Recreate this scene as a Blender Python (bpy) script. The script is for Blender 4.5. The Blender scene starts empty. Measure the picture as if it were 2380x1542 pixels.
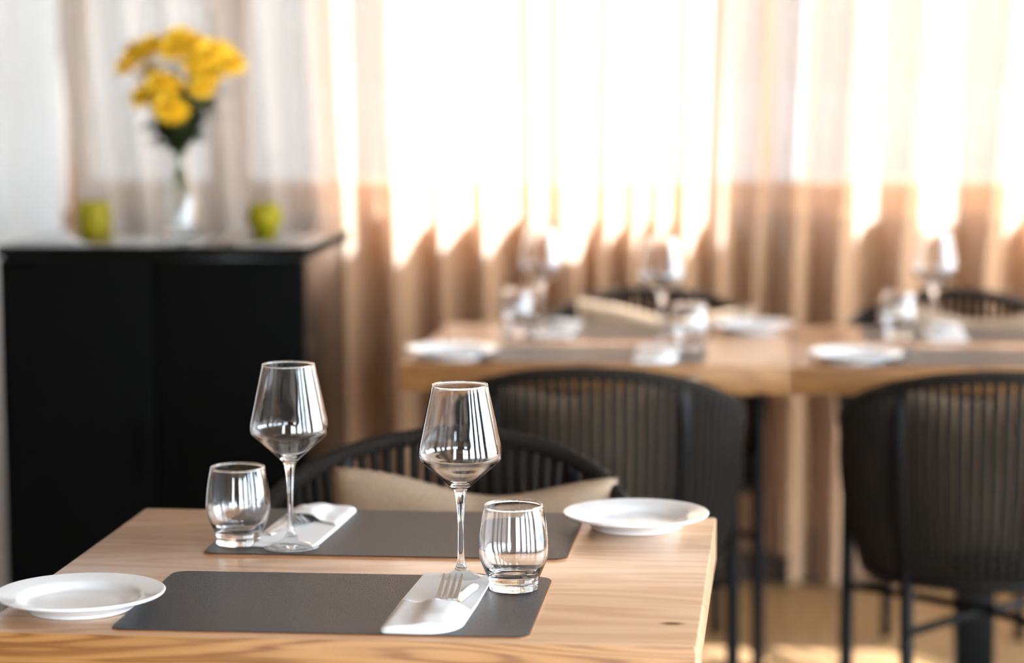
import bpy, bmesh, math, random
from mathutils import Vector, Matrix
random.seed(7)
S = bpy.context.scene
C = S.collection
PI = math.pi
R = math.radians

# ------------------------------------------------------------------ camera
cam_d = bpy.data.cameras.new('camera')
cam = bpy.data.objects.new('camera', cam_d)
C.objects.link(cam)
S.camera = cam
cam_d.sensor_width = 36.0
cam_d.lens = 36.0 * 5650.0 / 2380.0
cam_d.clip_start = 0.05
cam_d.clip_end = 300
_psi, _pit, _rol = R(6.4547), R(6.5391), R(0.3)
_f = Vector((-math.sin(_psi) * math.cos(_pit), math.cos(_psi) * math.cos(_pit), -math.sin(_pit)))
_r = Vector((math.cos(_psi), math.sin(_psi), 0))
_d = _f.cross(_r)
_r2 = _r * math.cos(_rol) + _d * math.sin(_rol)
_d2 = -_r * math.sin(_rol) + _d * math.cos(_rol)
M = Matrix((( _r2.x, -_d2.x, -_f.x, 0), (_r2.y, -_d2.y, -_f.y, 0), (_r2.z, -_d2.z, -_f.z, 1.35), (0, 0, 0, 1)))
cam.matrix_world = M
cam_d.dof.use_dof = True
cam_d.dof.focus_distance = 2.76
cam_d.dof.aperture_fstop = 2.5

# ------------------------------------------------------------------ world, sun, exposure
S.view_settings.view_transform = 'Standard'
S.view_settings.look = 'None'
S.view_settings.gamma = 1.0
S.view_settings.use_curve_mapping = False
S.view_settings.exposure = 2.2
SKY = 5.0
SUN = 32.0
w = bpy.data.worlds.new('sky')
S.world = w
w.use_nodes = True
nt = w.node_tree
nt.nodes.clear()
tc = nt.nodes.new('ShaderNodeTexCoord')
sx = nt.nodes.new('ShaderNodeSeparateXYZ')
rp = nt.nodes.new('ShaderNodeValToRGB')
bg = nt.nodes.new('ShaderNodeBackground')
wo = nt.nodes.new('ShaderNodeOutputWorld')
nt.links.new(tc.outputs['Generated'], sx.inputs[0])
nt.links.new(sx.outputs['Z'], rp.inputs[0])
rp.color_ramp.elements[0].position = 0.0
rp.color_ramp.elements[0].color = (0.86, 0.92, 1.0, 1)
rp.color_ramp.elements[1].position = 0.6
rp.color_ramp.elements[1].color = (0.56, 0.76, 1.0, 1)
nt.links.new(rp.outputs[0], bg.inputs[0])
bg.inputs[1].default_value = SKY
nt.links.new(bg.outputs[0], wo.inputs[0])

sun_d = bpy.data.lights.new('sun', 'SUN')
sun = bpy.data.objects.new('sun', sun_d)
C.objects.link(sun)
sun_d.energy = SUN
sun_d.angle = R(.7)
sun_d.color = (1.0, 0.96, 0.92)
_e, _a = R(48), R(33)
SD = Vector((math.sin(_a) * math.cos(_e), -math.cos(_a) * math.cos(_e), -math.sin(_e)))
sun.rotation_euler = SD.to_track_quat('-Z', 'Y').to_euler()
sun.location = (-3, 12, 12)

# ------------------------------------------------------------------ material helpers
MATS = {}
def new_mat(name):
    m = bpy.data.materials.new(name)
    m.use_nodes = True
    MATS[name] = m
    n = m.node_tree
    b = n.nodes.get('Principled BSDF')
    return m, n, b

def noise_bump(n, b, scale, strength, dist=0.001, detail=3.0, stretch=None, coord='Object'):
    t = n.nodes.new('ShaderNodeTexCoord')
    mp = n.nodes.new('ShaderNodeMapping')
    if stretch: mp.inputs['Scale'].default_value = stretch
    nz = n.nodes.new('ShaderNodeTexNoise')
    nz.inputs['Scale'].default_value = scale
    nz.inputs['Detail'].default_value = detail
    bp = n.nodes.new('ShaderNodeBump')
    bp.inputs['Strength'].default_value = strength
    bp.inputs['Distance'].default_value = dist
    n.links.new(t.outputs[coord], mp.inputs[0])
    n.links.new(mp.outputs[0], nz.inputs['Vector'])
    n.links.new(nz.outputs[0], bp.inputs['Height'])
    n.links.new(bp.outputs[0], b.inputs['Normal'])
    return nz, mp

def plain(name, col, rough=0.5, metal=0.0, spec=0.5, bump=None, vary=0.0):
    m, n, b = new_mat(name)
    b.inputs['Base Color'].default_value = (*col, 1)
    b.inputs['Roughness'].default_value = rough
    b.inputs['Metallic'].default_value = metal
    b.inputs['Specular IOR Level'].default_value = spec
    nz = None
    if bump: nz, _ = noise_bump(n, b, *bump)
    if vary and nz:
        rmp = n.nodes.new('ShaderNodeValToRGB')
        rmp.color_ramp.elements[0].position = .3
        rmp.color_ramp.elements[1].position = .7
        rmp.color_ramp.elements[0].color = (*[c * (1 - vary) for c in col], 1)
        rmp.color_ramp.elements[1].color = (*[min(1, c * (1 + vary)) for c in col], 1)
        n.links.new(nz.outputs[0], rmp.inputs[0])
        n.links.new(rmp.outputs[0], b.inputs['Base Color'])
    return m

def glass(name, col=(1, 1, 1), ior=1.5):
    m, n, b = new_mat(name)
    b.inputs['Base Color'].default_value = (*col, 1)
    b.inputs['Roughness'].default_value = 0.0
    b.inputs['IOR'].default_value = ior
    b.inputs['Transmission Weight'].default_value = 1.0
    return m

def wood(name, dark, mid, light, rough=0.42, axis='X', rings=9.0, gscale=1.0):
    """oak: long contour figure from a stretched noise, plus fine fibre streaks"""
    m, n, b = new_mat(name)
    L = n.links
    t = n.nodes.new('ShaderNodeTexCoord')
    mp = n.nodes.new('ShaderNodeMapping')
    sc = {'X': (0.9, 6.5, 11.0), 'Y': (6.5, 0.9, 11.0)}[axis]
    mp.inputs['Scale'].default_value = tuple(s * gscale for s in sc)
    nz = n.nodes.new('ShaderNodeTexNoise')
    nz.inputs['Scale'].default_value = 1.6
    nz.inputs['Detail'].default_value = 2.0
    nz.inputs['Roughness'].default_value = .45
    nz.inputs['Distortion'].default_value = .25
    mu = n.nodes.new('ShaderNodeMath'); mu.operation = 'MULTIPLY'; mu.inputs[1].default_value = rings * 6.283
    sn = n.nodes.new('ShaderNodeMath'); sn.operation = 'SINE'
    L.new(t.outputs['Object'], mp.inputs[0]); L.new(mp.outputs[0], nz.inputs['Vector'])
    L.new(nz.outputs[0], mu.inputs[0]); L.new(mu.outputs[0], sn.inputs[0])
    r1 = n.nodes.new('ShaderNodeValToRGB')
    r1.color_ramp.elements[0].position = .0; r1.color_ramp.elements[0].color = (0, 0, 0, 1)
    r1.color_ramp.elements[1].position = 1.0; r1.color_ramp.elements[1].color = (1, 1, 1, 1)
    ad = n.nodes.new('ShaderNodeMath'); ad.operation = 'MULTIPLY_ADD'; ad.inputs[1].default_value = .5; ad.inputs[2].default_value = .5
    L.new(sn.outputs[0], ad.inputs[0])
    # fibres
    mp2 = n.nodes.new('ShaderNodeMapping')
    mp2.inputs['Scale'].default_value = {'X': (5, 160, 160), 'Y': (160, 5, 160)}[axis]
    nf = n.nodes.new('ShaderNodeTexNoise'); nf.inputs['Scale'].default_value = 2.2; nf.inputs['Detail'].default_value = 4
    L.new(t.outputs['Object'], mp2.inputs[0]); L.new(mp2.outputs[0], nf.inputs['Vector'])
    mx = n.nodes.new('ShaderNodeMath'); mx.operation = 'MULTIPLY_ADD'; mx.inputs[1].default_value = .62
    f2 = n.nodes.new('ShaderNodeMath'); f2.operation = 'MULTIPLY'; f2.inputs[1].default_value = .42
    L.new(nf.outputs[0], f2.inputs[0]); L.new(ad.outputs[0], mx.inputs[0]); L.new(f2.outputs[0], mx.inputs[2])
    cr = n.nodes.new('ShaderNodeValToRGB')
    cr.color_ramp.elements[0].position = .12; cr.color_ramp.elements[0].color = (*dark, 1)
    cr.color_ramp.elements[1].position = .95; cr.color_ramp.elements[1].color = (*light, 1)
    e = cr.color_ramp.elements.new(.42); e.color = (*mid, 1)
    L.new(mx.outputs[0], cr.inputs[0])
    # glued staves of slightly different tone
    sp = n.nodes.new('ShaderNodeSeparateXYZ'); L.new(t.outputs['Object'], sp.inputs[0])
    st = n.nodes.new('ShaderNodeMath'); st.operation = 'MULTIPLY'; st.inputs[1].default_value = 9.0
    fl = n.nodes.new('ShaderNodeMath'); fl.operation = 'FLOOR'
    wn = n.nodes.new('ShaderNodeTexWhiteNoise'); wn.noise_dimensions = '1D'
    L.new(sp.outputs['Y' if axis == 'X' else 'X'], st.inputs[0]); L.new(st.outputs[0], fl.inputs[0]); L.new(fl.outputs[0], wn.inputs['W'])
    hs = n.nodes.new('ShaderNodeHueSaturation')
    va = n.nodes.new('ShaderNodeMath'); va.operation = 'MULTIPLY_ADD'; va.inputs[1].default_value = .18; va.inputs[2].default_value = .91
    L.new(wn.outputs[0], va.inputs[0]); L.new(va.outputs[0], hs.inputs['Value']); L.new(cr.outputs[0], hs.inputs['Color'])
    # small knots
    vo = n.nodes.new('ShaderNodeTexVoronoi'); vo.inputs['Scale'].default_value = 5.5
    mp3 = n.nodes.new('ShaderNodeMapping'); mp3.inputs['Scale'].default_value = (.6, 1.0, 1.0); mp3.inputs['Location'].default_value = (.37, .2, .1)
    L.new(t.outputs['Object'], mp3.inputs[0]); L.new(mp3.outputs[0], vo.inputs['Vector'])
    kr = n.nodes.new('ShaderNodeValToRGB')
    kr.color_ramp.elements[0].position = .02; kr.color_ramp.elements[0].color = (.25, .2, .16, 1)
    kr.color_ramp.elements[1].position = .055; kr.color_ramp.elements[1].color = (1, 1, 1, 1)
    L.new(vo.outputs['Distance'], kr.inputs[0])
    mm = n.nodes.new('ShaderNodeMix'); mm.data_type = 'RGBA'; mm.blend_type = 'MULTIPLY'; mm.inputs[0].default_value = 1
    L.new(hs.outputs[0], mm.inputs[6]); L.new(kr.outputs[0], mm.inputs[7])
    L.new(mm.outputs[2], b.inputs['Base Color'])
    b.inputs['Roughness'].default_value = rough
    bp = n.nodes.new('ShaderNodeBump'); bp.inputs['Strength'].default_value = .12; bp.inputs['Distance'].default_value = .001
    L.new(nf.outputs[0], bp.inputs['Height']); L.new(bp.outputs[0], b.inputs['Normal'])
    return m

def curtain_mat(name, refl, trans, open_w, weave=900):
    """sheer cloth: reflects, glows through, and lets part of the view pass between its threads"""
    m, n, b = new_mat(name)
    L = n.links
    n.nodes.remove(b)
    out = n.nodes.get('Material Output')
    df = n.nodes.new('ShaderNodeBsdfDiffuse'); df.inputs[0].default_value = (*refl, 1)
    tl = n.nodes.new('ShaderNodeBsdfTranslucent'); tl.inputs[0].default_value = (*trans, 1)
    tp = n.nodes.new('ShaderNodeBsdfTransparent')
    t = n.nodes.new('ShaderNodeTexCoord')
    mp = n.nodes.new('ShaderNodeMapping'); mp.inputs['Scale'].default_value = (1, 1, .02)
    nz = n.nodes.new('ShaderNodeTexNoise'); nz.inputs['Scale'].default_value = 90; nz.inputs['Detail'].default_value = 2
    L.new(t.outputs['Object'], mp.inputs[0]); L.new(mp.outputs[0], nz.inputs['Vector'])
    mr = n.nodes.new('ShaderNodeMath'); mr.operation = 'MULTIPLY_ADD'; mr.inputs[1].default_value = open_w * .5; mr.inputs[2].default_value = open_w * .75
    L.new(nz.outputs[0], mr.inputs[0])
    ad = n.nodes.new('ShaderNodeMixShader'); ad.inputs[0].default_value = .5
    L.new(df.outputs[0], ad.inputs[1]); L.new(tl.outputs[0], ad.inputs[2])
    mx = n.nodes.new('ShaderNodeMixShader')
    L.new(mr.outputs[0], mx.inputs[0]); L.new(ad.outputs[0], mx.inputs[1]); L.new(tp.outputs[0], mx.inputs[2])
    L.new(mx.outputs[0], out.inputs[0])
    return m

def pane_mat(name):
    m, n, b = new_mat(name)
    n.nodes.remove(b)
    out = n.nodes.get('Material Output')
    tp = n.nodes.new('ShaderNodeBsdfTransparent'); tp.inputs[0].default_value = (.95, .97, .97, 1)
    gl = n.nodes.new('ShaderNodeBsdfGlossy'); gl.inputs['Roughness'].default_value = 0.0
    lw = n.nodes.new('ShaderNodeLayerWeight'); lw.inputs[0].default_value = .5
    pw = n.nodes.new('ShaderNodeMath'); pw.operation = 'POWER'; pw.inputs[1].default_value = 5.0
    fr = n.nodes.new('ShaderNodeMath'); fr.operation = 'MULTIPLY_ADD'; fr.inputs[1].default_value = .96; fr.inputs[2].default_value = .04
    n.links.new(lw.outputs['Facing'], pw.inputs[0]); n.links.new(pw.outputs[0], fr.inputs[0])
    mx = n.nodes.new('ShaderNodeMixShader')
    n.links.new(fr.outputs[0], mx.inputs[0]); n.links.new(tp.outputs[0], mx.inputs[1]); n.links.new(gl.outputs[0], mx.inputs[2])
    n.links.new(mx.outputs[0], out.inputs[0])
    return m

oak = wood('oak', (.52, .30, .165), (.57, .345, .20), (.64, .41, .255), rough=.25)
oak_edge_shaded = wood('oak_edge_shaded', (.20, .072, .013), (.37, .168, .046), (.45, .22, .07), rough=.42, rings=15.0, gscale=1.25)  # bolder edge figure; darker tone also carries the edge's weaker light in the colour
floor_m = wood('floor_oak', (.27, .145, .052), (.33, .18, .070), (.37, .21, .088), rough=.45, axis='Y', gscale=.8)
clear = glass('clear_glass')
vase_glass = glass('vase_glass', (.97, .99, .97))
water_m = glass('water', (.96, .98, .93), 1.33)
china = plain('white_china', (.78, .79, .79), .12, bump=(3.0, .02))
linen_w = plain('white_linen', (.77, .765, .75), .85, spec=.2, bump=(420.0, .25, .0006, 2.0))
steel = plain('polished_steel', (.72, .70, .68), .16, metal=1.0, bump=(60.0, .02))
leather = None
def _leather():
    m, n, b = new_mat('black_leather')
    L = n.links
    t = n.nodes.new('ShaderNodeTexCoord')
    vo = n.nodes.new('ShaderNodeTexVoronoi'); vo.inputs['Scale'].default_value = 900; vo.feature = 'SMOOTH_F1'
    nz = n.nodes.new('ShaderNodeTexNoise'); nz.inputs['Scale'].default_value = 650; nz.inputs['Detail'].default_value = 3
    L.new(t.outputs['Object'], vo.inputs['Vector']); L.new(t.outputs['Object'], nz.inputs['Vector'])
    ad = n.nodes.new('ShaderNodeMath'); ad.operation = 'ADD'
    L.new(vo.outputs['Distance'], ad.inputs[0]); L.new(nz.outputs[0], ad.inputs[1])
    bp = n.nodes.new('ShaderNodeBump'); bp.inputs['Strength'].default_value = .9; bp.inputs['Distance'].default_value = .0016
    L.new(ad.outputs[0], bp.inputs['Height']); L.new(bp.outputs[0], b.inputs['Normal'])
    b.inputs['Base Color'].default_value = (.008, .009, .010, 1)
    b.inputs['Roughness'].default_value = .36
    b.inputs['Specular IOR Level'].default_value = .36
    return m
leather = _leather()
mat_edge = plain('brown_leather_edge', (.34, .13, .035), .7, bump=(200., .2))
rope_m = plain('dark_rope', (.014, .0102, .0070), .8, spec=.2, bump=(500., .5, .001), vary=.3)
frame_m = plain('black_steel', (.005, .0045, .0042), .45, spec=.16, bump=(90., .05))
pillow_m = plain('beige_linen', (.36, .262, .178), .9, spec=.15, bump=(260., .5, .0012, 4.0), vary=.16)
seat_m = plain('dark_seat_fabric', (.03, .026, .022), .9, spec=.15, bump=(260., .4, .001))
black_paint = plain('black_lacquer', (.0016, .0016, .0011), .7, spec=.05, bump=(40., .04))
gloss_top = plain('glossy_black_top', (.010, .010, .010), .07, spec=.6, bump=(20., .01))
cab_side = plain('satin_black_side', (.012, .010, .008), .2, spec=.6, bump=(40., .03))
pot_m = plain('olive_ceramic', (.23, .185, .003), .6, spec=.2, bump=(30., .1, .001), vary=.15)
petal_m = plain('yellow_petal', (.80, .49, .022), .6, spec=.2, bump=(120., .2), vary=.12)
flower_eye = plain('flower_eye', (.55, .30, .01), .8, bump=(300., .5))
leaf_m = plain('dark_leaf', (.030, .042, .010), .55, bump=(80., .2), vary=.3)
stem_m = plain('green_stem', (.10, .12, .02), .55, bump=(80., .2), vary=.2)
plaster = plain('white_plaster', (.80, .78, .75), .85, spec=.2, bump=(60., .1))
wall_paint = plain('tan_wall', (.42, .27, .16), .85, spec=.2, bump=(60., .1))
dark_wall = plain('dark_brown_wall', (.10, .055, .028), .8, spec=.2, bump=(60., .1))
brown_trim = plain('dark_brown_trim', (.045, .025, .013), .6, bump=(50., .1))
frame_wood = plain('window_wood', (.62, .40, .24), .5, bump=(50., .1))
ceil_m = plain('timber_ceiling', (.40, .33, .27), .9, bump=(50., .05))
outer_wall = plain('grey_render', (.36, .325, .295), .9, bump=(20., .2), vary=.1)
facade_m = plain('pale_facade', (.36, .315, .27), .9, bump=(5., .1), vary=.06)
paving = plain('paving', (.40, .38, .36), .9, bump=(8., .2), vary=.1)
post_m = plain('shadow_post_grey', (.55, .50, .46), .8, bump=(30., .2))
rail_m = plain('curtain_rail_metal', (.5, .48, .45), .35, metal=1, bump=(40., .03))
cur_tan = curtain_mat('tan_sheer', (.75, .45, .26), (.20, .18, .16), .155)
cur_pale = curtain_mat('pale_sheer', (.60, .49, .41), (.19, .175, .16), .15)
cur_white = curtain_mat('white_sheer', (.56, .55, .535), (.78, .78, .77), .06)
pane = pane_mat('window_glass')

# ------------------------------------------------------------------ geometry helpers
def mesh_obj(name, bm, mat, parent=None, smooth=True, angle=None):
    bmesh.ops.recalc_face_normals(bm, faces=bm.faces)
    me = bpy.data.meshes.new(name)
    bm.to_mesh(me); bm.free()
    me.materials.append(mat)
    if smooth:
        for p in me.polygons: p.use_smooth = True
        if angle is not None:
            me.set_sharp_from_angle(angle=R(angle))
    o = bpy.data.objects.new(name, me)
    C.objects.link(o)
    if parent: o.parent = parent
    return o

def tag(o, label, cat, group=None, kind=None):
    o['label'] = label; o['category'] = cat
    if group: o['group'] = group
    if kind: o['kind'] = kind
    return o

def struct(o):
    o['kind'] = 'structure'
    return o

def empty(name, loc=(0, 0, 0), rz=0.0):
    o = bpy.data.objects.new(name, None)
    C.objects.link(o)
    o.location = loc; o.rotation_euler = (0, 0, rz)
    o.empty_display_size = .05
    return o

def dup(root, loc, rz=None, label=None, group=None):
    r = root.copy(); C.objects.link(r)
    r.location = loc
    if rz is not None: r.rotation_euler = (root.rotation_euler[0], root.rotation_euler[1], rz)
    if label: r['label'] = label
    if group: r['group'] = group
    for ch in list(root.children):
        c = ch.copy(); C.objects.link(c); c.parent = r
        for g in list(ch.children):
            k = g.copy(); C.objects.link(k); k.parent = c
    return r

def box(bm, x0, x1, y0, y1, z0, z1, bev=0.0, seg=2):
    r = bmesh.ops.create_cube(bm, size=1.0)
    vs = r['verts']
    for v in vs:
        v.co = Vector((x0 + (v.co.x + .5) * (x1 - x0), y0 + (v.co.y + .5) * (y1 - y0), z0 + (v.co.z + .5) * (z1 - z0)))
    if bev:
        es = set()
        for v in vs:
            for e in v.link_edges: es.add(e)
        bmesh.ops.bevel(bm, geom=list(es), offset=bev, segments=seg, affect='EDGES', profile=.5)
    return bm

def box_obj(name, mat, dims, parent=None, bev=0.0, seg=2):
    bm = bmesh.new(); box(bm, *dims, bev=bev, seg=seg)
    return mesh_obj(name, bm, mat, parent, smooth=bool(bev), angle=40)

def spline(pts, n):
    """Catmull-Rom through pts, n samples per span"""
    P = [Vector(p) for p in pts]
    P = [P[0] * 2 - P[1]] + P + [P[-1] * 2 - P[-2]]
    out = []
    for i in range(1, len(P) - 2):
        a, b, c, d = P[i - 1:i + 3]
        for k in range(n):
            t = k / n
            out.append(.5 * ((2 * b) + (c - a) * t + (2 * a - 5 * b + 4 * c - d) * t * t + (3 * b - a - 3 * c + d) * t ** 3))
    out.append(P[-2].copy())
    return out

def tube(bm, pts, rad, seg=10, cap=True):
    P = [Vector(p) for p in pts]
    n = len(P)
    rads = rad if isinstance(rad, (list, tuple)) else [rad] * n
    T = [(P[min(i + 1, n - 1)] - P[max(i - 1, 0)]).normalized() for i in range(n)]
    up = Vector((0, 0, 1)) if abs(T[0].z) < .9 else Vector((1, 0, 0))
    N = (up - T[0] * up.dot(T[0])).normalized()
    rings = []
    for i in range(n):
        N = (N - T[i] * N.dot(T[i])).normalized()
        B = T[i].cross(N)
        rings.append([bm.verts.new(P[i] + (N * math.cos(2 * PI * k / seg) + B * math.sin(2 * PI * k / seg)) * rads[i]) for k in range(seg)])
    for i in range(n - 1):
        for k in range(seg):
            bm.faces.new((rings[i][k], rings[i][(k + 1) % seg], rings[i + 1][(k + 1) % seg], rings[i + 1][k]))
    if cap:
        bm.faces.new(rings[0][::-1]); bm.faces.new(rings[-1])
    return bm

def smooth_profile(pts, n=6):
    return [(max(0.0, v.x), v.y) for v in [Vector((q[0], q[1])) for q in spline([(p[0], p[1], 0) for p in pts], n)]]

def lathe_obj(name, prof, mat, parent=None, seg=64, angle=None):
    """closed surface of revolution: profile (r, z) list, both ends on the axis (r=0) or looped"""
    bm = bmesh.new()
    rings = []
    for r, z in prof:
        if r < 1e-6: rings.append([bm.verts.new((0, 0, z))])
        else: rings.append([bm.verts.new((r * math.cos(2 * PI * k / seg), r * math.sin(2 * PI * k / seg), z)) for k in range(seg)])
    for a, b in zip(rings, rings[1:]):
        for k in range(seg):
            k2 = (k + 1) % seg
            if len(a) == 1 and len(b) == 1: break
            if len(a) == 1: bm.faces.new((a[0], b[k], b[k2]))
            elif len(b) == 1: bm.faces.new((a[k], a[k2], b[0]))
            else: bm.faces.new((a[k], a[k2], b[k2], b[k]))
    return mesh_obj(name, bm, mat, parent, True, angle)

def lathe_parts(root, prof, cuts, mat, seg=72):
    """one glass outline split at profile indexes into parts that keep the normals of the whole"""
    n = len(prof)
    nor = []
    for i in range(n):
        a, b = prof[max(i - 1, 0)], prof[min(i + 1, n - 1)]
        t = Vector((b[0] - a[0], b[1] - a[1]))
        if prof[i][0] < 1e-6: nor.append(Vector((0, 1 if i else -1)))
        else:
            v = Vector((t.y, -t.x)); nor.append(v.normalized() if v.length else Vector((1, 0)))
    for name, i0, i1 in cuts:
        verts, vn, idx, faces = [], [], [], []
        for i in range(i0, i1 + 1):
            r, z = prof[i]
            row = []
            for k in range(1 if r < 1e-6 else seg):
                a = 2 * PI * k / seg
                row.append(len(verts))
                verts.append((r * math.cos(a), r * math.sin(a), z))
                vn.append((nor[i].x * math.cos(a), nor[i].x * math.sin(a), nor[i].y))
            idx.append(row)
        for a, b in zip(idx, idx[1:]):
            for k in range(seg):
                k2 = (k + 1) % seg
                if len(a) == 1 and len(b) == 1: break
                if len(a) == 1: faces.append((a[0], b[k2], b[k]))
                elif len(b) == 1: faces.append((a[k], a[k2], b[0]))
                else: faces.append((a[k], a[k2], b[k2], b[k]))
        me = bpy.data.meshes.new(name)
        me.from_pydata(verts, [], faces)
        me.update()
        # face order: outward = along the profile normal
        p0 = me.polygons[len(me.polygons) // 2]
        if Vector(vn[p0.vertices[0]]).dot(p0.normal) < 0: me.flip_normals()
        for p in me.polygons: p.use_smooth = True
        me.normals_split_custom_set_from_vertices(vn)
        me.materials.append(mat)
        o = bpy.data.objects.new(name, me); C.objects.link(o); o.parent = root

def prism(bm, outline, z0, z1, bev=0.0):
    """flat outline (x, y) extruded to a slab"""
    lo = [bm.verts.new((x, y, z0)) for x, y in outline]
    hi = [bm.verts.new((x, y, z1)) for x, y in outline]
    n = len(outline)
    bm.faces.new(lo[::-1]); top = bm.faces.new(hi)
    for i in range(n): bm.faces.new((lo[i], lo[(i + 1) % n], hi[(i + 1) % n], hi[i]))
    if bev:
        es = [e for e in top.edges]
        bmesh.ops.bevel(bm, geom=es, offset=bev, segments=3, affect='EDGES')
    return bm

def round_rect(w, d, rad, n=8):
    pts = []
    for cx, cy, a0 in ((w / 2 - rad, d / 2 - rad, 0), (-w / 2 + rad, d / 2 - rad, 90), (-w / 2 + rad, -d / 2 + rad, 180), (w / 2 - rad, -d / 2 + rad, 270)):
        for k in range(n + 1):
            a = R(a0 + 90 * k / n)
            pts.append((cx + rad * math.cos(a), cy + rad * math.sin(a)))
    return pts

# ------------------------------------------------------------------ the room
XL, XR, YF, YB, ZC = -1.88, 3.3, -3.2, 6.16, 2.75
SILL, HEAD = .945, 1.97
def rect_obj(name, mat, dims, **k): return struct(box_obj(name, mat, dims, **k))
rect_obj('floor', floor_m, (XL - .2, XR + .2, YF - .2, YB + .22, -.1, 0))
rect_obj('ceiling', ceil_m, (XL - .2, XR + .2, YF - .2, YB + .22, ZC, ZC + .1))
rect_obj('wall_left', plaster, (XL - .2, XL, 4.2, YB + .22, 0, ZC))
rect_obj('wall_left', dark_wall, (XL - .2, XL, YF - .2, 4.2, 0, ZC))
bm = bmesh.new()
box(bm, XL, XR, YB, YB + .22, 0, SILL)
box(bm, XL, XR, YB, YB + .22, HEAD, ZC)
struct(mesh_obj('wall_back', bm, wall_paint, smooth=False))
rect_obj('baseboard_back', brown_trim, (XL, XR, YB - .018, YB - .001, 0, .14))

def window(name, x0, x1, y0, y1, z0, z1, across, n, wd=.05, fmat=frame_wood):
    """frame ring with mullions and one pane per light; across = 'X' or 'Y' run of the wall"""
    root = struct(empty(name, ((x0 + x1) / 2, (y0 + y1) / 2, z0)))
    ox, oy, oz = root.location
    def bx(bm, a0, a1, zz0, zz1, t=0.0):
        if across == 'X': box(bm, a0 - ox, a1 - ox, y0 - oy + t, y1 - oy - t, zz0 - oz, zz1 - oz)
        else: box(bm, x0 - ox + t, x1 - ox - t, a0 - oy, a1 - oy, zz0 - oz, zz1 - oz)
    lo, hi = (x0, x1) if across == 'X' else (y0, y1)
    bm = bmesh.new()
    bx(bm, lo, lo + wd, z0, z1); bx(bm, hi - wd, hi, z0, z1)
    bx(bm, lo + wd, hi - wd, z0, z0 + .075); bx(bm, lo + wd, hi - wd, z1 - wd, z1)
    mesh_obj('window_frame', bm, fmat, root, smooth=False)
    step = (hi - lo - 2 * wd) / n
    for k in range(n):
        a0, a1 = lo + wd + k * step, lo + wd + (k + 1) * step
        if k:
            bm = bmesh.new(); bx(bm, a0 - .02, a0 + .02, z0 + .075, z1 - wd, .005)
            mesh_obj('mullion', bm, fmat, root, smooth=False)
            a0 += .02
        if k < n - 1: a1 -= .02
        bm = bmesh.new(); bx(bm, a0, a1, z0 + .075, z1 - wd, (abs((y1 - y0) if across == 'X' else (x1 - x0)) - .006) / 2)
        mesh_obj('window_pane', bm, pane, root, smooth=False)
    return root
window('window_1', XL, -1.45, YB + .09, YB + .14, SILL, HEAD, 'X', 1)
window('window_2', -1.45, .95, YB + .09, YB + .14, SILL, HEAD, 'X', 1)
window('window_3', .95, XR, YB + .09, YB + .14, SILL, HEAD, 'X', 2)
# glazed right and front sides of the room
bm = bmesh.new()
for y0, y1 in ((YF - .2, -2.9), (-.65, -.2), (.75, 1.05), (2.0, 2.5), (5.6, YB + .22)):
    box(bm, XR, XR + .2, y0, y1, 0, ZC)
for y0, y1 in ((-2.9, -.65), (-.2, .75), (1.05, 2.0), (2.5, 5.6)):
    box(bm, XR, XR + .2, y0, y1, 2.55, ZC); box(bm, XR, XR + .2, y0, y1, 0, .1)
struct(mesh_obj('wall_right', bm, dark_wall, smooth=False))
for i, (y0, y1) in enumerate(((-2.9, -.65), (-.2, .75), (1.05, 2.0), (2.5, 5.6))):
    window('window_%d' % (4 + i), XR + .07, XR + .12, y0, y1, .1, 2.55, 'Y', 2 if y1 - y0 > 1.5 else 1, fmat=brown_trim)
bm = bmesh.new()
for x0, x1 in ((XL, -1.6), (-.7, 1.2), (3.0, XR)):
    box(bm, x0, x1, YF - .2, YF, 0, ZC)
for x0, x1 in ((-1.6, -.7), (1.2, 3.0)):
    box(bm, x0, x1, YF - .2, YF, 2.55, ZC); box(bm, x0, x1, YF - .2, YF, 0, .1)
struct(mesh_obj('wall_front', bm, dark_wall, smooth=False))
window('window_8', -1.6, -.7, YF - .12, YF - .07, .1, 2.55, 'X', 1, fmat=brown_trim)
window('window_9', 1.2, 3.0, YF - .12, YF - .07, .1, 2.55, 'X', 2, fmat=brown_trim)

# outside the back windows
rect_obj('ground', paving, (-14, 16, -12, 24, -.16, -.101))
tag(box_obj('garden_wall', outer_wall, (-9, 9, 10.4, 10.65, -.1, 1.2)), 'low grey rendered wall outside, behind the curtained back windows', 'wall', kind='structure')
tag(box_obj('backdrop', facade_m, (-14, 14, 13, 13.5, -.1, 9.5)), 'pale rendered house facade added outside to block sky light, far behind the sheer curtains', 'backdrop', kind='structure')  # added facade, raised to hold sky light off the back of the curtains
tag(box_obj('shade_wall', outer_wall, (-9, -2.56, 8.2, 8.3, -.1, 4.7)), 'tall grey wall added outside to shade the left curtain', 'wall', kind='structure')  # added wall out of view, blocks the sun from the left curtain
def post(x, y, wdt, label):  # added posts that cast vertical shadow bands on the curtains
    return tag(box_obj('shadow_post', post_m, (x - wdt / 2, x + wdt / 2, y - .05, y + .05, -.1, 3.3), bev=.006), label, 'post', 'posts added outside the back windows for their shadows')
for x_, w_, t_ in ((-1.605, .032, 'slim grey post added outside to shade the right part of the first sunlit curtain'),
                   (-.425, .038, 'slim grey post added outside for its shadow, close to the broad post'),
                   (-.255, .026, 'slim grey post added outside to shade the long curtain left of the last wine glass'),
                   (-.055, .044, 'slim grey post added outside to shade the long curtain at the right photo edge')):
    post(x_, 6.95, w_, t_)
post(-.58, 6.95, .19, 'broad grey post added outside for its shadow, behind the sunlit middle curtain')

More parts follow.
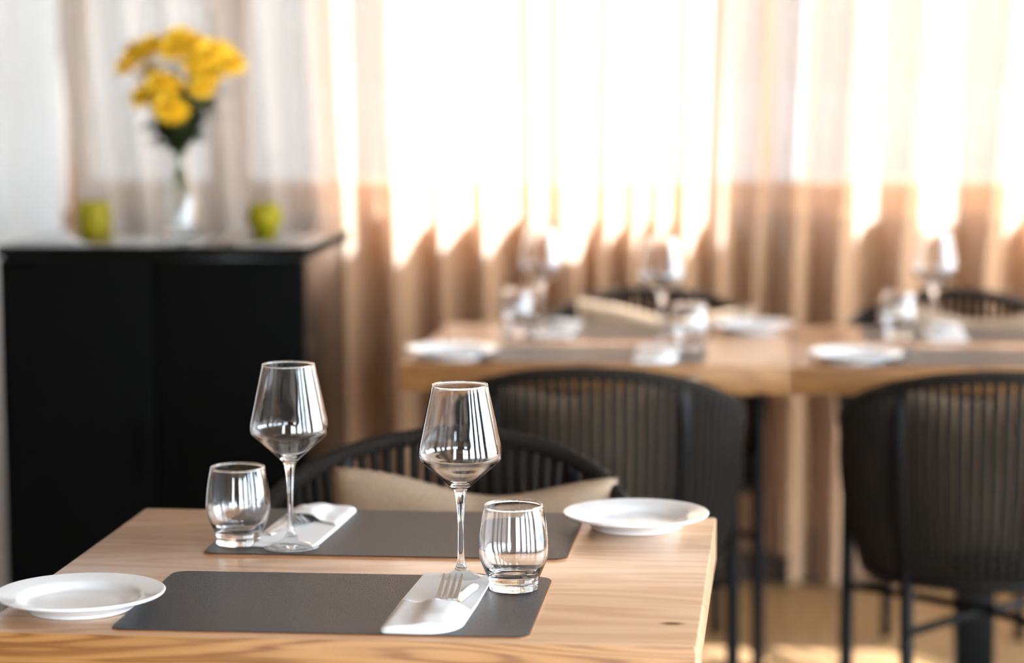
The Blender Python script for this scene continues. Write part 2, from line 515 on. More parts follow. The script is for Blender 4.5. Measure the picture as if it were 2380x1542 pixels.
# ------------------------------------------------------------------ curtains
YS = YB - .002          # inner face of the sill wall
def px2x(px): return (px - 1838) / 5650 * 6.07
def curtain(name, prof, zlo, zhi, mat, label, cat='curtain', group='curtains at the back windows', flare=True, thick=.0006):
    """prof: (x, y) plan line of the cloth at z = 1.48; the folds drift slightly on the way down"""
    rows = [zhi, zhi - .05, 2.0, 1.75, 1.5, 1.35, 1.2, 1.1, 1.0, .95, .9, .85, .8, .7, .6, .5, .4, .3, .2, zlo + .03, zlo]
    rows = sorted({round(z, 3) for z in rows if zlo <= z <= zhi}, reverse=True)
    bm = bmesh.new()
    grid = []
    for z in rows:
        row = []
        for i, (x, y) in enumerate(prof):
            s = 0.0
            if flare:
                s = -.042 * (x + .57) * min(1.3, max(-.9, (1.48 - z) / .54))
            wob = .004 * math.sin(3.1 * z + i * .35) * (1.5 - min(1.5, z))
            row.append(bm.verts.new((x + s, y + wob, z)))
        grid.append(row)
    for a, b in zip(grid, grid[1:]):
        for i in range(len(prof) - 1):
            bm.faces.new((a[i], a[i + 1], b[i + 1], b[i]))
    o = mesh_obj(name, bm, mat)
    tag(o, label, cat, group)
    return o

def saw(spec, d0=.0):
    """spec: list of (px, distance from the sill); eased plan curve between them"""
    pts = []
    for (p0, a), (p1, b) in zip(spec, spec[1:]):
        n = max(3, int(abs(p1 - p0) / 6))
        for k in range(n):
            t = k / n
            e = t * t * (3 - 2 * t) * .6 + t * .4
            pts.append((px2x(p0 + (p1 - p0) * t), YS - .006 - 1.08 * (a + (b - a) * e)))
    pts.append((px2x(spec[-1][0]), YS - .006 - 1.08 * spec[-1][1]))
    return pts
A = [(96, .03)]
for k, x in enumerate(range(130, 800, 52)):
    A.append((x + random.uniform(-10, 10), .018 + (.055 if k % 2 else .0) + random.uniform(0, .012)))
curtain('curtain', saw(A), .085, 2.42, cur_pale, 'pale sheer curtain in the shade behind the yellow flowers and black cabinet')
B = [(748, .085), (770, .075), (852, .004), (892, .085), (905, .083), (982, .012), (1012, .06), (1085, .012), (1122, .07), (1206, .003), (1222, .06), (1232, .03)]
curtain('curtain', saw(B), .085, 2.42, cur_tan, 'sunlit sheer curtain hanging just right of the black cabinet')
Cc = [(1216, .045), (1236, .05), (1266, .012), (1322, .075), (1352, .075), (1392, .004), (1404, .075), (1462, .015), (1486, .075), (1520, .008), (1545, .06), (1575, .012), (1616, .075), (1664, .008), (1690, .03)]
curtain('curtain', saw(Cc), .085, 2.42, cur_tan, 'sunlit sheer curtain behind the middle table with its pair of stemmed wine glasses')
D = [(1664, .03), (1700, .055), (1742, .012), (1790, .055), (1830, .01), (1868, .07), (1880, .07)]
curtain('curtain', saw(D), .085, 2.42, cur_tan, 'shaded narrow sheer curtain with a raised hem, above the seam of the two far tables')
Ee = [(1884, .08), (1896, .075), (1936, .004), (1992, .085), (2060, .01), (2100, .006), (2142, .075), (2235, .012), (2288, .005), (2345, .085), (2420, .01), (2470, .08), (2560, .008), (2620, .07), (2700, .02), (2780, .07), (2860, .02), (2960, .07), (3100, .02)]
curtain('curtain', saw(Ee), .012, 2.42, cur_tan, 'long sunlit sheer curtain reaching the floor at the right of the photo')
# white curtain on the left wall
pts = []
for k in range(70):
    y = 4.3 + k * (6.02 - 4.3) / 69
    pts.append((XL + .045 + .022 * math.sin(k * .52) + (.02 if k > 60 else 0), y))
curtain('curtain', pts, .02, 2.42, cur_white, 'white curtain on the left wall beside the black cabinet', flare=False)
bm = bmesh.new(); tube(bm, [(XL + .02, YS - .04, 2.44), (2.6, YS - .04, 2.44)], .014, 12)
tag(mesh_obj('curtain_rail', bm, rail_m), 'metal rail above the back windows carrying the sheer curtains', 'curtain rail')
bm = bmesh.new(); tube(bm, [(XL + .045, 4.2, 2.44), (XL + .045, 6.06, 2.44)], .014, 12)
tag(mesh_obj('curtain_rail', bm, rail_m), 'metal rail on the left wall carrying the white curtain', 'curtain rail')

# ------------------------------------------------------------------ tables
def make_table(cx, cy, label):
    t = empty('dining_table', (cx, cy, 0))
    tag(t, label, 'table', 'oak dining tables')
    tt = box_obj('tabletop', oak, (-.379, .379, -.348, .348, .695, .75), t, bev=.0025)
    tt.data.materials.append(oak_edge_shaded)
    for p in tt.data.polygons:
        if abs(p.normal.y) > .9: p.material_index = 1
    box_obj('pedestal', frame_m, (-.04, .04, -.04, .04, .012, .68), t, bev=.004)
    box_obj('base_plate', frame_m, (-.21, .21, -.21, .21, 0, .012), t, bev=.004)
    box_obj('mounting_plate', frame_m, (-.2, .2, -.2, .2, .68, .695), t, bev=.003)
    return t
NT = (-.466, 2.766); MT = (-.368, 5.006); RT = (.3925, 5.006)
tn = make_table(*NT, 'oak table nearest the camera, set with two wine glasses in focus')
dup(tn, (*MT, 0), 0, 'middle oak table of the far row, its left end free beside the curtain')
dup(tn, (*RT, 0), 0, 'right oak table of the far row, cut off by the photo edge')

# ------------------------------------------------------------------ placemats
def make_mat(loc, rz, label):
    root = empty('placemat', loc, rz)
    tag(root, label, 'placemat', 'black leather placemats')
    bm = bmesh.new(); prism(bm, round_rect(.441, .288, .016), .0014, .0026, .0005)
    mesh_obj('leather_top', bm, leather, root, True, 40)
    bm = bmesh.new(); prism(bm, round_rect(.4428, .2898, .0165), 0, .0014)
    o = mesh_obj('backing', bm, mat_edge, root, True, 40); o['label'] = 'brown edge of the backing'
    return root
m0 = make_mat((-.4825, 2.578, .75), R(.5), 'black leather placemat at the near side of the closest table')
dup(m0, (-.478, 2.968, .75), R(180.4), 'black leather placemat at the far side of the closest table')
dup(m0, (-.378, 4.805, .75), R(.2), 'black placemat at the near side of the middle far table, behind a chair back')
dup(m0, (-.378, 5.198, .75), R(180), 'black placemat at the far side of the middle far table, before the pillow')
dup(m0, (.385, 4.805, .75), 0, 'black placemat at the near side of the right far table, above the right chair back')
dup(m0, (.385, 5.198, .75), R(180), 'black placemat at the far side of the right far table, cut by the photo edge')

# ------------------------------------------------------------------ wine glasses, tumblers, plates
foot = [(0, .0004), (.02, .0002), (.0325, 0), (.0335, .0004), (.0338, .0010), (.0334, .0016), (.030, .0024), (.022, .0042), (.0145, .0068), (.0095, .0105), (.0065, .0150)]
stem = [(.0047, .0200), (.0038, .030), (.0034, .045), (.0033, .058), (.0036, .073), (.0046, .087), (.0063, .0985), (.0085, .1045)]
bowl_o = [(.0128, .1092), (.0205, .1158), (.0290, .1232), (.0370, .1302), (.0430, .1356), (.0465, .1398), (.0478, .1440), (.0479, .1480), (.0470, .1545), (.0445, .1660), (.0415, .1800), (.0382, .1950), (.0350, .2095), (.0325, .2215), (.0321, .2232)]
rim = [(.0321, .2243), (.0318, .2251), (.0312, .2254), (.0306, .2251), (.0303, .2243), (.0306, .2232)]
bowl_i = [(.0313, .2215), (.0340, .2093), (.0372, .1948), (.0405, .1798), (.0434, .1660), (.0459, .1545), (.0467, .1482), (.0465, .1446), (.0453, .1408), (.0418, .1370), (.0358, .1318), (.0280, .1250), (.0195, .1180), (.0120, .1130), (.0060, .1110), (0, .1104)]
def refine(p, n=3):
    q = []
    for v in spline([(a, b, 0) for a, b in p], n): q.append((max(0.0, v.x), v.y))
    return q
_prof = refine(foot + stem + bowl_o + rim + bowl_i)
i1 = 3 * (len(foot) - 1); i2 = 3 * (len(foot) + len(stem) - 1)
def make_wine(loc, label):
    root = empty('wine_glass', loc)
    tag(root, label, 'wine glass', 'empty wine glasses')
    lathe_parts(root, _prof, (('foot', 0, i1), ('stem', i1, i2), ('bowl', i2, len(_prof) - 1)), clear)
    return root
ZM = .7527
w0 = make_wine((-.3655, 2.702, ZM), 'wine glass in sharp focus on the closest table, behind the near fork')
dup(w0, (-.597, 2.868, ZM), 0, 'wine glass at the left of the closest table, in front of the far napkin')
dup(w0, (-.250, 4.950, ZM - .0023), 0, 'blurred wine glass in the middle of the far row, before the beige pillow')
dup(w0, (-.520, 5.165, ZM), 0, 'leftmost blurred wine glass of the far row, behind its tumbler')
dup(w0, (.309, 5.125, ZM), 0, 'rightmost blurred wine glass of the far row, on the right far table')

tum = [(0, .0012), (.018, .0008), (.0255, 0), (.0268, .0008), (.0273, .0025), (.0274, .0085), (.0276, .0105), (.0288, .0130), (.0312, .0180), (.0345, .0255), (.0374, .0330), (.0391, .0400), (.0396, .0460), (.0394, .0520), (.0384, .0630), (.0369, .0750), (.0351, .0860), (.0337, .0918), (.0333, .0932), (.0335, .0945), (.0332, .0956), (.0322, .0961), (.0312, .0956), (.0309, .0945), (.0313, .0933),
       (.0319, .0918), (.0336, .0855), (.0355, .0745), (.0370, .0628), (.0379, .0520), (.0380, .0465), (.0374, .0405), (.0356, .0340), (.0325, .0270), (.0285, .0212), (.0240, .0176), (.0185, .0166), (.0100, .0180), (0, .0186)]
def make_tumbler(loc, label):
    o = lathe_obj('tumbler', refine(tum), clear, seg=72)
    o.location = loc
    return tag(o, label, 'water glass', 'empty tumblers')
t0 = make_tumbler((-.3005, 2.660, ZM), 'tumbler in sharp focus on the near placemat, right of the napkin and fork')
dup(t0, (-.6655, 2.883, ZM), 0, 'tumbler at the left of the closest table, on the far placemat corner')
dup(t0, (-.190, 4.872, ZM - .0023), 0, 'blurred tumbler in the middle of the far row, beside the near napkin')
dup(t0, (-.567, 5.130, ZM), 0, 'blurred tumbler at the left of the far row, on the middle far table')
dup(t0, (.236, 5.118, ZM), 0, 'blurred tumbler on the right far table, beside its napkin')

plate = [(0, .0030), (.048, .0030), (.0515, .0006), (.0545, 0), (.0575, .0008), (.0592, .0040), (.0640, .0075), (.0720, .0110), (.0820, .0142), (.0890, .0162), (.0915, .0176), (.0924, .0190), (.0918, .0202), (.0900, .0205),
         (.0860, .0197), (.0780, .0180), (.0700, .0160), (.0655, .0136), (.0625, .0105), (.0590, .0080), (.0530, .0066), (.0400, .0060), (0, .0058)]
def make_plate(loc, label):
    o = lathe_obj('side_plate', refine(plate), china, seg=96)
    o.location = loc
    return tag(o, label, 'plate', 'white side plates')
p0 = make_plate((-.7615, 2.531, .75), 'white side plate at the near left corner of the closest table')
dup(p0, (-.1865, 3.040, .75), 0, 'white side plate at the far right corner of the closest table')
dup(p0, (-.658, 4.745, .75), 0, 'blurred white plate at the left front corner of the middle far table')
dup(p0, (-.072, 5.235, .75), 0, 'blurred white plate at the back of the middle far table, near the pillow')
dup(p0, (.136, 4.735, .75), 0, 'blurred white plate at the front of the right far table, right of the seam')

# ------------------------------------------------------------------ napkins and cutlery
def make_napkin(loc, rz, label):
    """folded linen pouch: lower layers and an upper pocket; local +Y is the open end, fold at -Y"""
    root = empty('napkin', loc, rz)
    tag(root, label, 'napkin', 'folded white napkin pouches')
    W, D = .082, .278
    def out(x):      # front fold bulges round on its right
        return 0
    pts = []
    for k in range(9):
        a = R(180 + 90 * k / 8); pts.append((-W / 2 + .008 + .008 * math.cos(a), -D / 2 + .008 + .008 * math.sin(a)))
    for k in range(13):
        a = R(270 + 90 * k / 12); pts.append((W / 2 - .038 + .038 * math.cos(a), -D / 2 + .046 + .046 * math.sin(a)))
    pts += [(W / 2 + .001, 0), (W / 2, D / 2 - .02), (W / 2 - .002, D / 2 - .004), (W / 4, D / 2 + .001), (0, D / 2 - .002), (-W / 2 + .003, D / 2 + .003), (-W / 2, D / 2 - .004), (-W / 2 - .001, 0)]
    bm = bmesh.new(); prism(bm, pts, 0.0, .0036, .0014)
    mesh_obj('bottom_layers', bm, linen_w, root, True, 60)
    # upper pocket: grid with thickness, following the cutlery it covers
    nx, ny = 26, 40
    bm = bmesh.new(); g = []
    for j in range(ny + 1):
        v = j / ny; row = []
        for i in range(nx + 1):
            u = i / nx
            x0, x1 = -W / 2 + .0005, W / 2 - .0005
            ylo = -D / 2 + .0015
            # round the lower right corner
            xx = x0 + (x1 - x0) * u
            if xx > W / 2 - .038:
                q = min(1, (xx - (W / 2 - .038)) / .038); ylo += .046 * (1 - math.sqrt(max(0, 1 - q * q)))
            if xx < -W / 2 + .008:
                q = min(1, (-W / 2 + .008 - xx) / .008); ylo += .008 * (1 - math.sqrt(max(0, 1 - q * q)))
            yhi = -.002 - .040 * u - .010 * math.sin(PI * u)
            y = ylo + (yhi - ylo) * v
            h = .0062 + .0075 * math.exp(-((xx - .008 + .06 * y) / .021) ** 4) * min(1, v * 2.5 + .05)
            h += .0035 * math.exp(-(v / .10) ** 2) * math.sin(PI * min(1, max(0, u)))
            edge = min(u, 1 - u) / .08
            if edge < 1: h = .0040 + (h - .0040) * math.sin(edge * PI / 2)
            if v < .04: h = .0036 + (h - .0036) * math.sin(v / .04 * PI / 2)
            h += .0006 * math.sin(13 * u + 9 * v) * math.sin(PI * u)
            row.append(bm.verts.new((xx, y, h)))
        g.append(row)
    for j in range(ny):
        for i in range(nx): bm.faces.new((g[j][i], g[j][i + 1], g[j + 1][i + 1], g[j + 1][i]))
    o = mesh_obj('pocket', bm, linen_w, root)
    sm = o.modifiers.new('thickness', 'SOLIDIFY'); sm.thickness = .0011; sm.offset = -1
    return root

def make_fork(loc, rz, label):
    """local +Y points to the tips; z = 0 is the resting plane"""
    root = empty('fork', loc, rz)
    tag(root, label, 'fork', 'steel forks')
    def zc(y):      # curve of the head
        return .0015 + .0030 * math.exp(-((y - .005) / .022) ** 2) * 0 + (.00016 * ((y - .012) * 1000) ** 1.25 * .12 if y > .012 else 0)
    bm = bmesh.new()
    # handle and neck
    hy = [-.104, -.101, -.088, -.066, -.05, -.036]
    hw = [.0040, .0085, .0090, .0065, .0042, .0034]
    hz = [.0010, .0010, .0012, .0030, .0060, .0064]
    sec = list(zip(hy, hw, hz)) + [(-.028, .0045, .0056), (-.018, .0090, .0036), (-.008, .0118, .0022), (.002, .0124, .0020), (.010, .0122, .0026)]
    prev = None
    for y, wd, z in sec:
        ring = [bm.verts.new((sx_ * wd, y, z + sz * .0010)) for sx_, sz in ((-1, -.4), (-.5, -1), (.5, -1), (1, -.4), (1, .6), (.5, 1 - .5), (-.5, 1 - .5), (-1, .6))]
        if prev:
            for k in range(8): bm.faces.new((prev[k], prev[(k + 1) % 8], ring[(k + 1) % 8], ring[k]))
        else: bm.faces.new(ring)
        prev = ring
    bm.faces.new(prev[::-1])
    mesh_obj('handle', bm, steel, root, True, 50)
    for k in range(4):
        bm = bmesh.new()
        xc = (-.0098, -.0033, .0033, .0098)[k]
        prev = None
        for q in range(10):
            t = q / 9
            y = .006 + .046 * t
            z = .0024 + .0185 * t ** 1.25
            wd = (.0026 if k in (0, 3) else .0023) * (1 - .55 * t ** 1.6)
            if q == 9: wd *= .35
            th = .0010 * (1 - .45 * t)
            x = xc * (1 + .02 * t)
            ring = [bm.verts.new((x + a * wd, y, z + b * th)) for a, b in ((-1, -1), (1, -1), (1, 1), (-1, 1))]
            if prev:
                for m in range(4): bm.faces.new((prev[m], prev[(m + 1) % 4], ring[(m + 1) % 4], ring[m]))
            else: bm.faces.new(ring)
            prev = ring
        bm.faces.new(prev[::-1])
        mesh_obj('tine', bm, steel, root, True, 50)
    return root

def make_knife(loc, rz, label):
    root = empty('knife', loc, rz)
    tag(root, label, 'knife', 'steel table knives')
    bm = bmesh.new()
    out = [(-.0035, -.125), (.0035, -.125), (.0055, -.10), (.0045, -.075), (-.0045, -.075), (-.0055, -.10)]
    prism(bm, out, 0, .0045, .0015)
    mesh_obj('handle', bm, steel, root, True, 40)
    bm = bmesh.new()
    out = [(-.0042, -.075), (.0050, -.075), (.0085, -.062), (.0092, -.02), (.0088, .02), (.0070, .034), (.0030, .042), (-.0015, .044), (-.0040, .040), (-.0045, .02)]
    prism(bm, out, .0008, .0024, .0006)
    mesh_obj('blade', bm, steel, root, True, 40)
    return root

n0 = make_napkin((-.3725, 2.576, ZM), R(-1), 'white napkin pouch in front of the sharp wine glass, holding fork and knife')
nf = dup(n0, (-.603, 2.985, ZM), R(178), 'white napkin pouch on the far placemat of the closest table, behind the left wine glass')
nf.scale = (1, .88, 1)
dup(n0, (-.253, 4.802, ZM), R(0), 'blurred white napkin on the near side of the middle far table')
dup(n0, (-.490, 5.205, ZM), R(180), 'blurred white napkin on the far side of the middle far table')
dup(n0, (.335, 5.200, ZM), R(180), 'blurred white napkin on the right far table')
f0 = make_fork((-.365, 2.568, ZM + .0036), R(-2), 'steel fork with tines up in the near napkin pouch')
k0 = make_knife((-.3490, 2.612, ZM + .0036), R(-8), 'steel knife beside the fork in the near napkin pouch')
def loc_in(nloc, rz, d):
    c, s = math.cos(rz), math.sin(rz)
    return (nloc[0] + c * d[0] - s * d[1], nloc[1] + s * d[0] + c * d[1], nloc[2] + d[2])
for nl, rz, nm in (((-.603, 2.985, ZM), R(178), 'far napkin pouch of the closest table'), ((-.490, 5.205, ZM), R(180), 'far napkin of the middle far table'), ((.335, 5.200, ZM), R(180), 'napkin of the right far table')):
    dup(f0, loc_in(nl, rz, (.005, -.014, .0036)), rz - R(2), 'steel fork tucked in the ' + nm)
    dup(k0, loc_in(nl, rz, (.022, .030, .0036)), rz - R(6), 'steel knife tucked in the ' + nm)

# ------------------------------------------------------------------ rope chairs
def rim_pt(t):
    """rim of the tub back, t from -1 (left arm front) to 1 (right arm front); back at +Y"""
    s = 1 if t > 0 else -1
    a = abs(t)
    if a < .68:
        th = a / .68 * PI / 2
        x = .262 * math.sin(th); y = .03 + .25 * math.cos(th) ** .9 if math.cos(th) > 0 else .03
        z = .793 - .105 * (1 - math.cos(th)) ** 1.0
    else:
        q = (a - .68) / .32
        x = .262 - .020 * q; y = .03 - .25 * q
        z = .688 - .035 * q
    return Vector((s * x, y, z))
def ring_pt(t):
    s = 1 if t > 0 else -1
    a = abs(t)
    if a < .68:
        th = a / .68 * PI / 2
        x = .222 * math.sin(th); y = .02 + .195 * math.cos(th)
    else:
        q = (a - .68) / .32
        x = .222; y = .02 - .22 * q
    return Vector((s * x, y, .415))
def make_chair(loc, rz, label):
    root = empty('rope_armchair', loc, rz)
    tag(root, label, 'chair', 'dark rope armchairs')
    bm = bmesh.new()
    tube(bm, [rim_pt(-1 + 2 * k / 60) for k in range(61)], .0105, 12)
    mesh_obj('rim', bm, rope_m, root)
    bm = bmesh.new()
    N = 58
    for k in range(N):
        t = -.93 + 1.86 * k / (N - 1)
        P, Q = rim_pt(t), ring_pt(t)
        out = Vector((P.x, P.y, 0)).normalized()
        pts = [Q - Vector((0, 0, .012))]
        for m in range(1, 8):
            u = m / 8
            pts.append(Q.lerp(P, u) + out * .018 * math.sin(PI * u))
        pts.append(P + out * .006 - Vector((0, 0, .004)))
        tube(bm, pts, .0070, 6)
    # wraps round the rim
    for k in range(N * 2):
        t = -.95 + 1.9 * k / (N * 2 - 1)
        P = rim_pt(t); T = (rim_pt(min(1, t + .01)) - rim_pt(max(-1, t - .01))).normalized()
        tube(bm, [P - T * .0042, P + T * .0042], [.0126, .0126], 10)
    mesh_obj('rope_weave', bm, rope_m, root)
    bm = bmesh.new()
    pts = [ring_pt(-1 + 2 * k / 40) for k in range(41)]
    pts.append(Vector((.16, -.225, .415))); pts.append(Vector((0, -.23, .415))); pts.append(Vector((-.16, -.225, .415))); pts.append(pts[0].copy())
    tube(bm, pts, .011, 10)
    mesh_obj('seat_frame', bm, frame_m, root)
    # seat pad: rounded D
    bm = bmesh.new()
    outl = [(ring_pt(-1 + 2 * k / 40).x * .95, ring_pt(-1 + 2 * k / 40).y * .95) for k in range(41)] + [(.14, -.215), (0, -.222), (-.14, -.215)]
    prism(bm, outl[::-1], .405, .455, .014)
    mesh_obj('seat', bm, seat_m, root, True, 50)
    for s in (-1, 1):
        bm = bmesh.new()
        tube(bm, spline([(s * .242, -.20, .648), (s * .243, -.222, .63), (s * .245, -.228, .58), (s * .246, -.232, .3), (s * .248, -.235, 0)], 5), .0140, 12)
        mesh_obj('leg', bm, frame_m, root)
    for s in (-1, 1):
        bm = bmesh.new()
        tube(bm, spline([(s * .166, .226, .768), (s * .170, .228, .68), (s * .164, .205, .54), (s * .152, .168, .415), (s * .150, .178, .2), (s * .152, .195, 0)], 5), .0125, 12)
        mesh_obj('leg', bm, frame_m, root)
    for s in (-1, 1):
        bm = bmesh.new()
        tube(bm, [(s * .246, -.232, .315), (0, -.02, .318 + .001 * s), (-s * .150, .180, .318)], .0085, 10)
        mesh_obj('stretcher', bm, frame_m, root)
    return root
c0 = make_chair((-.472, 3.222, -.0), R(0), 'dark rope armchair behind the closest table, holding a beige pillow')
dup(c0, (-.345, 4.475, 0), R(180), 'dark rope armchair seen from behind, in front of the middle far table')
dup(c0, (.370, 4.475, 0), R(180), 'dark rope armchair seen from behind at the right edge of the photo')
dup(c0, (-.305, 5.385, 0), R(1), 'dark rope armchair beyond the middle far table, only its rim showing above the pillow')
dup(c0, (.385, 5.385, 0), R(-1), 'dark rope armchair beyond the right far table, only its rim showing above the pillow')

def make_pillow(loc, rz, lean, label):
    """square linen cushion with pulled-out corners and a dent in its top edge"""
    bm = bmesh.new()
    n = 36; W, H, T = .405, .335, .075
    layers = []
    for side in (1, -1):
        g = []
        for j in range(n + 1):
            row = []
            for i in range(n + 1):
                u, v = -1 + 2 * i / n, -1 + 2 * j / n
                x = u * W / 2 * (1 - .06 * (1 - u * u) * 0 - .05 * (1 - abs(v)) ** 0 * (1 - v * v) * 0)
                x *= 1 - .035 * (1 - v * v)
                z = v * H / 2 * (1 - .03 * (1 - u * u))
                f = max(0.0, (1 - u ** 4) * (1 - v ** 4)) ** .55
                y = side * T / 2 * f * 1.7 * .75
                if v > 0:
                    dent = .030 * math.exp(-((u - .12) / .55) ** 2)
                    z -= dent * v ** 1.5
                    y -= .012 * math.exp(-((u - .16) / .10) ** 2) * v * f
                y += .004 * math.sin(5 * u + 3 * v) * f * side
                row.append((x, y, z + H / 2))
            g.append(row)
        layers.append(g)
    vid = {}
    def V(s, j, i):
        key = (0 if (i in (0, n) or j in (0, n)) else s, j, i)
        if key not in vid: vid[key] = bm.verts.new(layers[0 if key[0] == 0 else s - 1][j][i])
        return vid[key]
    for s in (1, 2):
        for j in range(n):
            for i in range(n):
                f = [V(s, j, i), V(s, j, i + 1), V(s, j + 1, i + 1), V(s, j + 1, i)]
                bm.faces.new(f if s == 1 else f[::-1])
    o = mesh_obj('pillow', bm, pillow_m)
    o.location = loc; o.rotation_euler = (lean, R(1.7), rz)
    return tag(o, label, 'pillow', 'beige pillows on the rope armchairs')
b0 = make_pillow((-.4405, 3.305, .434), R(3), R(-10), 'beige pillow with a dented top, on the chair behind the closest table')
dup(b0, (-.345, 4.375, .440), R(180), 'beige pillow glimpsed through the ropes of the chair before the middle far table')
dup(b0, (.370, 4.375, .440), R(180), 'beige pillow glimpsed through the ropes of the chair at the right edge')
dup(b0, (-.280, 5.475, .452), R(1), 'blurred beige pillow on the chair beyond the middle far table')
dup(b0, (.400, 5.475, .452), R(-1), 'blurred beige pillow on the chair beyond the right far table')

# ------------------------------------------------------------------ black cabinet and what stands on it
cb = empty('cabinet', (-1.2655, 5.0, 0))
tag(cb, 'tall black two-door cabinet at the left with flowers on its glossy top', 'cabinet')
box_obj('body', cab_side, (-.319, .306, -.215, .235, .06, .945), cb, bev=.002)
box_obj('plinth', black_paint, (-.30, .29, -.20, .22, 0, .06), cb)
tp_ = box_obj('top', gloss_top, (-.325, .315, -.24, .24, .945, .967), cb, bev=.0015)
tp_.data.materials.append(black_paint)
for p in tp_.data.polygons:
    if abs(p.normal.z) < .9: p.material_index = 1
for s in (-1, 1):
    d = box_obj('door', black_paint, ((-.321, -.002)[0] if s < 0 else .002, -.002 if s < 0 else .308, -.236, -.216, .07, .940), cb, bev=.002)
    box_obj('handle', black_paint, (s * .03 - .005, s * .03 + .005, -.248, -.236, .5, .62), d, bev=.002)

ZT = .967
def make_pot(loc, prof, label):
    o = lathe_obj('pot', refine(prof), pot_m, seg=40)
    o.location = loc
    return tag(o, label, 'pot', 'olive green ceramic pots')
make_pot((-1.497, 5.155, ZT), [(0, .001), (.031, 0), (.034, .003), (.036, .02), (.0365, .035), (.036, .05), (.034, .062), (.0325, .066), (.030, .066), (.029, .055), (.029, .02), (0, .015)], 'olive green straight-sided pot at the left end of the cabinet top')
make_pot((-1.117, 5.145, ZT), [(0, .001), (.022, 0), (.026, .004), (.031, .014), (.038, .026), (.0395, .034), (.037, .045), (.032, .056), (.030, .063), (.0275, .063), (.029, .05), (.032, .034), (.022, .012), (0, .010)], 'olive green waisted pot at the right end of the cabinet top')
vx, vy = -1.303, 5.15
vprof = [(0, .001), (.03, 0), (.036, .002), (.0385, .010), (.0385, .025), (.035, .06), (.028, .095), (.019, .122), (.0125, .140), (.0112, .152), (.0135, .165), (.0155, .170), (.0140, .171), (.0120, .165), (.0095, .152), (.0108, .139), (.017, .121), (.026, .094), (.033, .06), (.0362, .025), (.0355, .012), (.030, .008), (0, .008)]
v = lathe_obj('vase', refine(vprof), vase_glass, seg=56)
v.location = (vx, vy, ZT)
tag(v, 'clear glass bottle vase holding yellow flowers on the black cabinet', 'vase')

def bloom_mesh():
    bm = bmesh.new()
    for layer, (np_, ln, tilt, w_) in enumerate(((15, .024, 12, .0075), (13, .019, 34, .0065), (9, .013, 58, .0055))):
        for k in range(np_):
            a = 2 * PI * (k + .37 * layer) / np_
            rows = []
            for q in range(5):
                t = q / 4
                r = .003 + ln * t
                rise = math.sin(R(tilt)) * ln * t - .004 * t * t * (1 if layer == 0 else -.5)
                wd = w_ * .5 * math.sin(PI * (.18 + .72 * t)) ** .8
                ca, sa = math.cos(a), math.sin(a)
                rr = r * math.cos(R(tilt))
                rows.append([bm.verts.new((rr * ca - s * wd * sa, rr * sa + s * wd * ca, rise + .0015 * abs(s))) for s in (-1, 0, 1)])
            for q in range(4):
                for s in (0, 1): bm.faces.new((rows[q][s], rows[q][s + 1], rows[q + 1][s + 1], rows[q + 1][s]))
    me = bpy.data.meshes.new('bloom'); bm.to_mesh(me); bm.free(); me.materials.append(petal_m)
    for p in me.polygons: p.use_smooth = True
    return me
def eye_mesh():
    bm = bmesh.new()
    bmesh.ops.create_uvsphere(bm, u_segments=12, v_segments=8, radius=.0065)
    for q in bm.verts: q.co.z = q.co.z * .6 + .007
    me = bpy.data.meshes.new('eye'); bm.to_mesh(me); bm.free(); me.materials.append(flower_eye)
    for p in me.polygons: p.use_smooth = True
    return me
BM, EM = bloom_mesh(), eye_mesh()
def leaf(bm, P, d, ln, wd):
    d = d.normalized(); side = d.cross(Vector((0, 0, 1))).normalized(); up = side.cross(d)
    prev = None
    for q in range(7):
        t = q / 6
        c = P + d * ln * t - Vector((0, 0, .25 * ln * t * t))
        ww = wd * math.sin(PI * (.06 + .94 * t)) * (1 + .35 * math.sin(q * 2.6))
        row = [bm.verts.new(c - side * ww + up * ww * .25), bm.verts.new(c), bm.verts.new(c + side * ww + up * ww * .25)]
        if prev:
            for s in (0, 1): bm.faces.new((prev[s], prev[s + 1], row[s + 1], row[s]))
        prev = row
# bloom centres: offset from the vase axis (x, y) and height above the cabinet top
MMP = 5.15 / 5650
def bp(px, py, dy): return Vector(((px - 425) * MMP, dy, (527 - py) * MMP))
sprays = [
    [(318, 96, .02), (312, 132, -.02), (348, 88, .05)],
    [(372, 84, -.03), (392, 92, .04), (345, 112, .0)],
    [(416, 72, .03), (440, 70, -.03), (428, 98, -.05)],
    [(470, 82, -.04), (492, 92, .03), (505, 112, -.05), (462, 108, .0)],
    [(530, 118, .02), (556, 128, -.02), (520, 146, .04)],
    [(480, 132, -.06), (500, 158, -.03), (492, 186, -.05)],
    [(400, 172, -.07), (424, 178, -.06), (438, 196, .03)],
    [(352, 204, -.03), (362, 176, .04), (340, 150, .05)],
    [(420, 228, -.08), (432, 240, -.07)],
    [(455, 96, .07), (510, 100, .08), (390, 118, .09)],
]
locs_txt = 'yellow chrysanthemum spray in the glass bottle vase on the black cabinet'
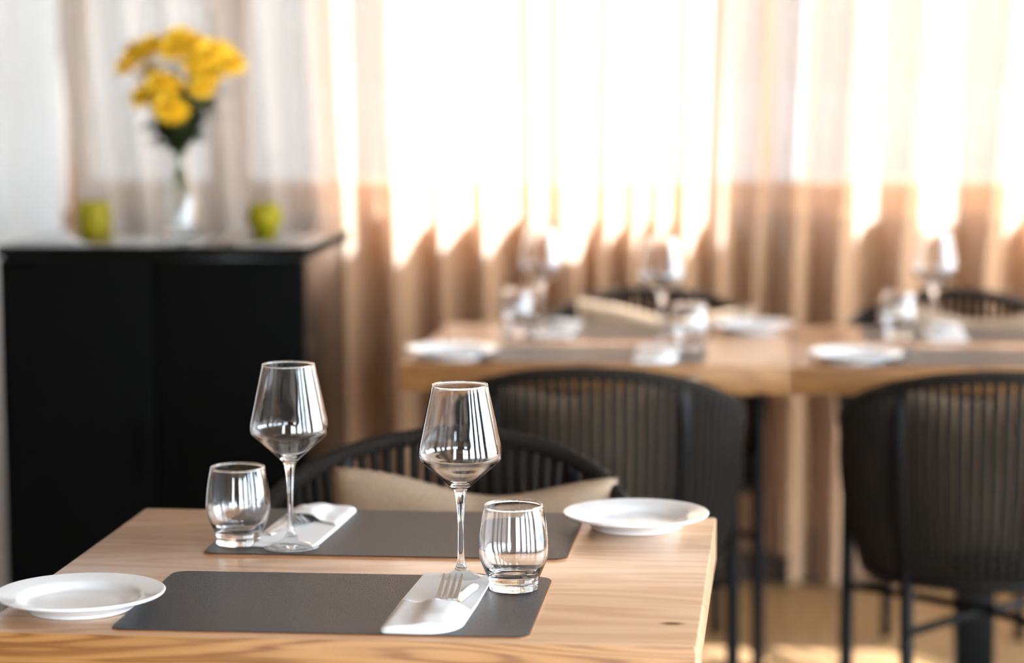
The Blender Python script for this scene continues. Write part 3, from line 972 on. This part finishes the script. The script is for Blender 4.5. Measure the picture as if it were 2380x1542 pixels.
for si, sp_ in enumerate(sprays):
    root = empty('chrysanthemum', (vx, vy, ZT))
    tag(root, locs_txt, 'flower', 'yellow chrysanthemums in the vase')
    a = 2 * PI * si / len(sprays)
    base = Vector((.020 * math.cos(a), .020 * math.sin(a), .075 + .004 * si))
    neck = Vector((.0045 * math.cos(a), .0045 * math.sin(a), .155))
    heads = [bp(*h) for h in sp_]
    cen = sum(heads, Vector()) / len(heads)
    fork_p = neck.lerp(cen, .45)
    bm = bmesh.new()
    tube(bm, spline([base, neck, neck.lerp(fork_p, .5) + Vector((0, 0, .012)), fork_p], 4), .0022, 6)
    for h in heads:
        tube(bm, spline([fork_p, fork_p.lerp(h, .5) + Vector((0, 0, .008)), h - Vector((0, 0, .002))], 4), .0015, 6)
    mesh_obj('stem', bm, stem_m, root)
    bm = bmesh.new()
    for k in range(18):
        t = random.uniform(.12, 1.1)
        P = neck.lerp(fork_p, t)
        d = Vector((random.uniform(-1, 1) + cen.x * 5, random.uniform(-1, 1), random.uniform(.3, 1.4)))
        leaf(bm, P, d, random.uniform(.045, .075), random.uniform(.011, .018))
    for k in range(9):
        P = neck.lerp(fork_p, random.uniform(.55, 1.25)) + Vector((random.uniform(-.03, .03), random.uniform(-.03, .01), random.uniform(-.01, .03)))
        leaf(bm, P, Vector((random.uniform(-1, 1), random.uniform(-.8, .4), random.uniform(-.1, 1.0))), random.uniform(.04, .06), random.uniform(.012, .018))
    for h in heads:
        for k in range(4):
            P = fork_p.lerp(h, random.uniform(.1, .75))
            leaf(bm, P, Vector((random.uniform(-1, 1), random.uniform(-1, 1), random.uniform(-.2, .8))), random.uniform(.03, .05), random.uniform(.007, .011))
    if si == 7: leaf(bm, neck + Vector((-.03, -.01, .07)), Vector((-1, -.1, .10)), .075, .010)
    if si == 5: leaf(bm, neck + Vector((.03, -.01, .06)), Vector((1, -.1, .25)), .05, .007)
    mesh_obj('leaves', bm, leaf_m, root)
    for h in heads:
        o = bpy.data.objects.new('bloom', BM); C.objects.link(o); o.parent = root
        o.location = h
        dirv = (h - fork_p).normalized() + Vector((0, -.55, .1))
        o.rotation_euler = dirv.to_track_quat('Z', 'Y').to_euler()
        s_ = random.uniform(1.15, 1.5); o.scale = (s_, s_, s_)
        e = bpy.data.objects.new('flower_eye', EM); C.objects.link(e); e.parent = o
